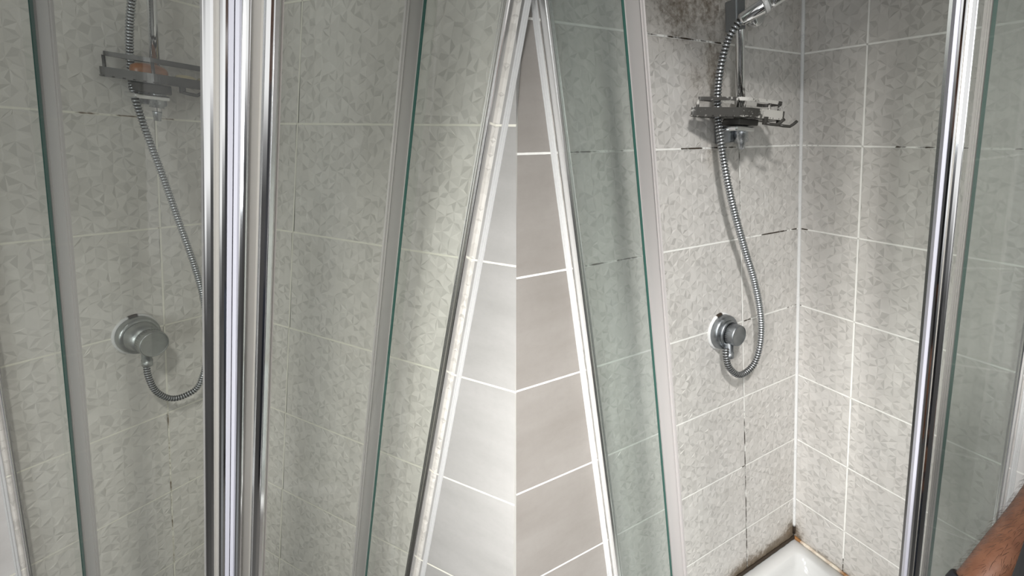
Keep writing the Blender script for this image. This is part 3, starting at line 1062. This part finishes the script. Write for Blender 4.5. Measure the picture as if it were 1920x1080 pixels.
def skin_mat():
    m, nt, ns, bs = new_mat('tanned_skin')
    f = noise_n(nt, 28, 5, 0.6)
    c = mixc(nt, maprange(nt, f, 0.3, 0.7), (0.14, 0.055, 0.028), (0.22, 0.098, 0.054))
    nt.links.new(c, bs.inputs['Base Color'])
    bs.inputs['Roughness'].default_value = 0.5
    bs.inputs['Subsurface Weight'].default_value = 0.08
    bs.inputs['Subsurface Radius'].default_value = (0.012, 0.005, 0.003)
    bump(nt, bs, noise_n(nt, 260, 3), 0.25, 0.001)
    return m


M_SKIN = skin_mat()
M_HAIR = simple('dark_arm_hair', (0.045, 0.025, 0.016), 0.6)


def person():
    J = {}
    sh = Vector((.665, .425, 1.400)); el = campt(2092, 830, .60); fa = campt(2040, 890, .615); mf = campt(1966, 980, .65)
    w0 = campt(1885, 1048, .685); wr = campt(1826, 1110, .70); pa = campt(1790, 1160, .715); kn = campt(1752, 1212, .73)
    V = [sh, sh.lerp(el, .5), el, fa, mf, w0, wr, pa, kn]
    Rr = [.060, .052, .047, .0455, .041, .0325, .0275, .030, .022]
    E_ = [(k, k + 1) for k in range(len(V) - 1)]
    ax = (kn - pa).normalized()
    sidev = (Vector((0, 0, 1)).cross(ax)).normalized()
    down = sidev.cross(ax).normalized()
    if down.z > 0: down = -down
    rad = [.0092, .0098, .0095, .0082]
    for q, L in enumerate((.072, .080, .074, .058)):
        o = (q - 1.5) * .020
        base = len(V)
        root_ = pa + ax * .055 + sidev * o
        V += [root_, root_ + ax * L * .45 + down * .008, root_ + ax * L * .72 + down * .026, root_ + ax * L * .88 + down * .044]
        Rr += [rad[q] * 1.1, rad[q], rad[q] * .92, rad[q] * .8]
        E_ += [(7, base), (base, base + 1), (base + 1, base + 2), (base + 2, base + 3)]
    base = len(V)
    t0 = pa - sidev * .030 + down * .004
    V += [t0, t0 - sidev * .020 + ax * .026 + down * .012, t0 - sidev * .022 + ax * .050 + down * .022]
    Rr += [.0135, .0112, .0092]
    E_ += [(7, base), (base, base + 1), (base + 1, base + 2)]
    # trunk, neck, head and the other arm, all in the same skin
    def chain(start, pts):
        prev = start
        for (p, r) in pts:
            V.append(Vector(p)); Rr.append(r); E_.append((prev, len(V) - 1)); prev = len(V) - 1
        return prev
    chest = chain(0, [((.625, .34, 1.40), .075), ((.615, .26, 1.40), .090)])
    chain(chest, [((.615, .26, 1.20), .105), ((.615, .26, 1.00), .105)])
    nb = chain(chest, [((.612, .26, 1.485), .058), ((.600, .26, 1.545), .054)])
    chain(nb, [((.602, .26, 1.60), .052), ((.605, .26, 1.66), .05)])
    lw = chain(chest, [((.625, .18, 1.40), .075), ((.640, .075, 1.39), .060), ((.650, .035, 1.13), .044), ((.610, .045, .91), .028), ((.595, .048, .85), .030), ((.590, .050, .80), .022)])
    for q in range(4):
        chain(lw, [((.570 + q * .017, .050, .770), .0095), ((.566 + q * .017, .058, .735), .0088), ((.564 + q * .017, .072, .712), .0078)])
    chain(lw - 1, [((.562, .052, .825), .0125), ((.548, .062, .795), .0105)])
    me = bpy.data.meshes.new('person')
    fr = Matrix.Translation(el)
    me.from_pydata([v - el for v in V], E_, [])
    tmp = bpy.data.objects.new('person', me)
    C.objects.link(tmp)
    tmp.matrix_world = fr
    md = tmp.modifiers.new('skin', 'SKIN')
    for k, v in enumerate(me.skin_vertices[0].data):
        v.radius = (Rr[k], Rr[k]); v.use_root = (k == 0)
    sd = tmp.modifiers.new('sub', 'SUBSURF'); sd.levels = 2; sd.render_levels = 2
    bpy.context.view_layer.update()
    dg = bpy.context.evaluated_depsgraph_get()
    me2 = bpy.data.meshes.new_from_object(tmp.evaluated_get(dg))
    bpy.data.objects.remove(tmp)
    me2.name = 'person'
    me2.materials.clear(); me2.materials.append(M_SKIN)
    # head: an egg with brow, nose, lips and chin, merged with the neck
    bm = bmesh.new(); bm.from_mesh(me2)
    r_ = bmesh.ops.create_uvsphere(bm, u_segments=64, v_segments=48, radius=1)
    g2 = lambda a, b: math.exp(-a * a - b * b)
    for v in r_['verts']:
        x, y, z = v.co
        jaw = 1 - .26 * max(0, -z - .1) ** 1.2
        X = x * .097 * (1 - .10 * max(0, -z) * (x > 0)); Y = y * .075 * jaw; Z = z * .116
        if x < 0:
            X -= .021 * g2(Y / .011, (Z + .012) / .016) + .010 * g2(Y / .008, (Z - .008) / .020)
            X -= .006 * g2(Y / .022, (Z + .046) / .006) + .005 * g2(Y / .022, (Z + .058) / .007) - .004 * g2(Y / .024, (Z + .052) / .0022)
            X -= .009 * g2(Y / .022, (Z + .085) / .016)
            X += .009 * (g2((Y - .031) / .015, (Z - .010) / .011) + g2((Y + .031) / .015, (Z - .010) / .011))
            X -= .004 * g2(Y / .05, (Z - .030) / .008)
        v.co = Vector((.600 + X, .26 + Y, 1.668 + Z)) - el
    bm.to_mesh(me2); bm.free()
    for p in me2.polygons: p.use_smooth = True; p.material_index = 0
    o = bpy.data.objects.new('person', me2); C.objects.link(o)
    o.matrix_world = fr
    bpy.context.view_layer.update()
    tag(o, 'person in black reaching in at the lower right, hairy tanned forearm', 'person')
    # hair on the forearm
    rnd = random.Random(5)
    hb = MB(); A0, A1 = el, wr
    L = (A1 - A0).length; d_ = (A1 - A0) / L
    polys = []
    for p in me2.polygons:
        q = (fr @ p.center) - A0; t = q.dot(d_)
        if -.1 < t / L < 1.0 and (q - d_ * t).length < .065: polys.append(p)
    areas = [p.area for p in polys]
    for k in range(2600):
        p = rnd.choices(polys, areas)[0]
        vs = [fr @ me2.vertices[v].co for v in p.vertices]
        u, v = rnd.random(), rnd.random()
        q = vs[0].lerp(vs[1], u).lerp(vs[-1].lerp(vs[-2], u), v)
        n = p.normal
        t = (d_ + Vector((rnd.uniform(-.5, .5), rnd.uniform(-.5, .5), rnd.uniform(-.5, .5) - .35))).normalized()
        t = (t - n * t.dot(n)).normalized()
        ln = rnd.uniform(.006, .014)
        p0 = q - n * .0005; p1 = q + n * ln * .35 + t * ln * .5; p2 = q + n * ln * .42 + t * ln
        sd_ = n.cross(t) * .00014
        hb.add([p0 - sd_, p0 + sd_, p1 - sd_ * .8, p1 + sd_ * .8, p2, p0 + n * .00018, p1 + n * .00018], [(0, 1, 3, 2), (2, 3, 4), (0, 2, 6, 5), (1, 5, 6, 3), (2, 4, 6), (3, 6, 4)], 0)
    h = hb.build('arm_hair', M_HAIR, o); h['kind'] = 'stuff'; tag(h, 'short dark hairs on the forearm')
    # black wristband
    bd = MB(); X = (wr - w0).normalized(); Y = X.orthogonal().normalized(); Z = X.cross(Y)
    Mw = Matrix((Y, Z, X)).transposed().to_4x4(); Mw.translation = wr
    bd.lathe(Mw, [(-.008, .0285), (-.008, .0312), (-.006, .0325), (.006, .0325), (.008, .0312), (.008, .0285)], 40, 0, 'Z')
    tag(bd.build('wristband', M_SHIRT, o), 'black wristband')
    # black t-shirt: sleeve on the upper arm and the side of the body
    sb = MB()
    for (q0, q1, q2) in ((Vector((.625, .35, 1.405)), sh, sh.lerp(el, .62)), (Vector((.625, .17, 1.405)), Vector((.640, .085, 1.39)), Vector((.648, .05, 1.23)))):
        P, _ = spline([q0, q1, q2], 20)
        sb.tube(P, [.082 - .016 * k / 19 + .0015 * math.sin(k * 1.3) for k in range(20)], 28)
    n = 44; rows = 34; base = len(sb.v)
    for r_ in range(rows):
        z = .90 + (1.50 - .90) * r_ / (rows - 1)
        f = r_ / (rows - 1)
        kx, ky = .125, .185
        if f > .72:
            g_ = (f - .72) / .28
            kx *= 1 - .45 * g_ ** 2; ky *= 1 - .62 * g_ ** 1.7
        for q in range(n):
            t = 2 * math.pi * q / n
            w_ = 1 + .016 * noise.noise(Vector((math.cos(t) * 3, math.sin(t) * 3, z * 7)))
            sb.v.append(Vector((.610 + kx * w_ * math.cos(t), .26 + ky * w_ * math.sin(t), z)))
    for r_ in range(rows - 1):
        for q in range(n):
            sb.f.append([base + r_ * n + q, base + r_ * n + (q + 1) % n, base + (r_ + 1) * n + (q + 1) % n, base + (r_ + 1) * n + q]); sb.m.append(0); sb.sm.append(True)
    for r_ in (0, rows - 1):
        sb.f.append([base + r_ * n + q for q in range(n)]); sb.m.append(0); sb.sm.append(False)
    tr = MB()
    for dy in (-.085, .085):
        P, _ = spline([(.612, .26 + dy * .8, .98), (.612, .26 + dy, .80), (.600, .26 + dy * 1.1, .48), (.612, .26 + dy * 1.1, .09)], 24)
        tr.tube(P, [.108 - .047 * k / 23 for k in range(24)], 24)
    tag(tr.build('trousers', M_TROUSERS, o), 'dark trousers')
    for dy in (-.094, .094):
        bm = bmesh.new(); bmesh.ops.create_uvsphere(bm, u_segments=20, v_segments=12, radius=1)
        k_ = MB(); k_.add([Vector((.565 + v.co.x * .135, .26 + dy + v.co.y * .047, .045 + max(-.9, v.co.z) * .05)) for v in bm.verts], [[v.index for v in f.verts] for f in bm.faces], 0, True); bm.free()
        k_.build('shoe', M_SHIRT, o)
    bm = bmesh.new(); bmesh.ops.create_uvsphere(bm, u_segments=48, v_segments=40, radius=1)
    hv = [Vector((.606 + v.co.x * .101, .26 + v.co.y * .083, 1.676 + v.co.z * .119)) for v in bm.verts]
    hm = MB(); hm.add(hv, [[v.index for v in f.verts] for f in bm.faces if all(hv[v.index].z > (1.728 if hv[v.index].x < .560 else 1.700 if hv[v.index].x < .590 else 1.640 if hv[v.index].x < .640 else 1.600) for v in f.verts)], 0, True); bm.free()
    tag(hm.build('hair', M_HAIR, o), 'short dark hair')
    for dy in (-.031, .031):
        em = MB(); em.lathe(Matrix.Translation((.5235, .26 + dy, 1.678)), [(-.0105, .002), (-.008, .007), (-.003, .0103), (.003, .0103), (.008, .007), (.0105, .002)], 20, 0, 'X'); ey = em.build('eye', M_WHITE, o)
        em = MB(); em.lathe(Matrix.Translation((.5130, .26 + dy, 1.678)), [(-.0012, .002), (-.0006, .004), (.002, .005)], 16, 0, 'X'); em.build('iris', M_HAIR, ey)
        Me = Matrix.Translation((.612, .26 + dy * 2.42, 1.668)) @ Matrix.Diagonal((.62, .35, 1.0, 1))
        em = MB(); em.lathe(Me, [(-.020, .012), (-.016, .026), (-.006, .031), (.004, .029), (.014, .020), (.020, .008)], 20, 0, 'X'); em.build('ear', M_SKIN, o)
    tag(sb.build('black_shirt', M_SHIRT, o), 'black cotton t-shirt')
    return o


person()
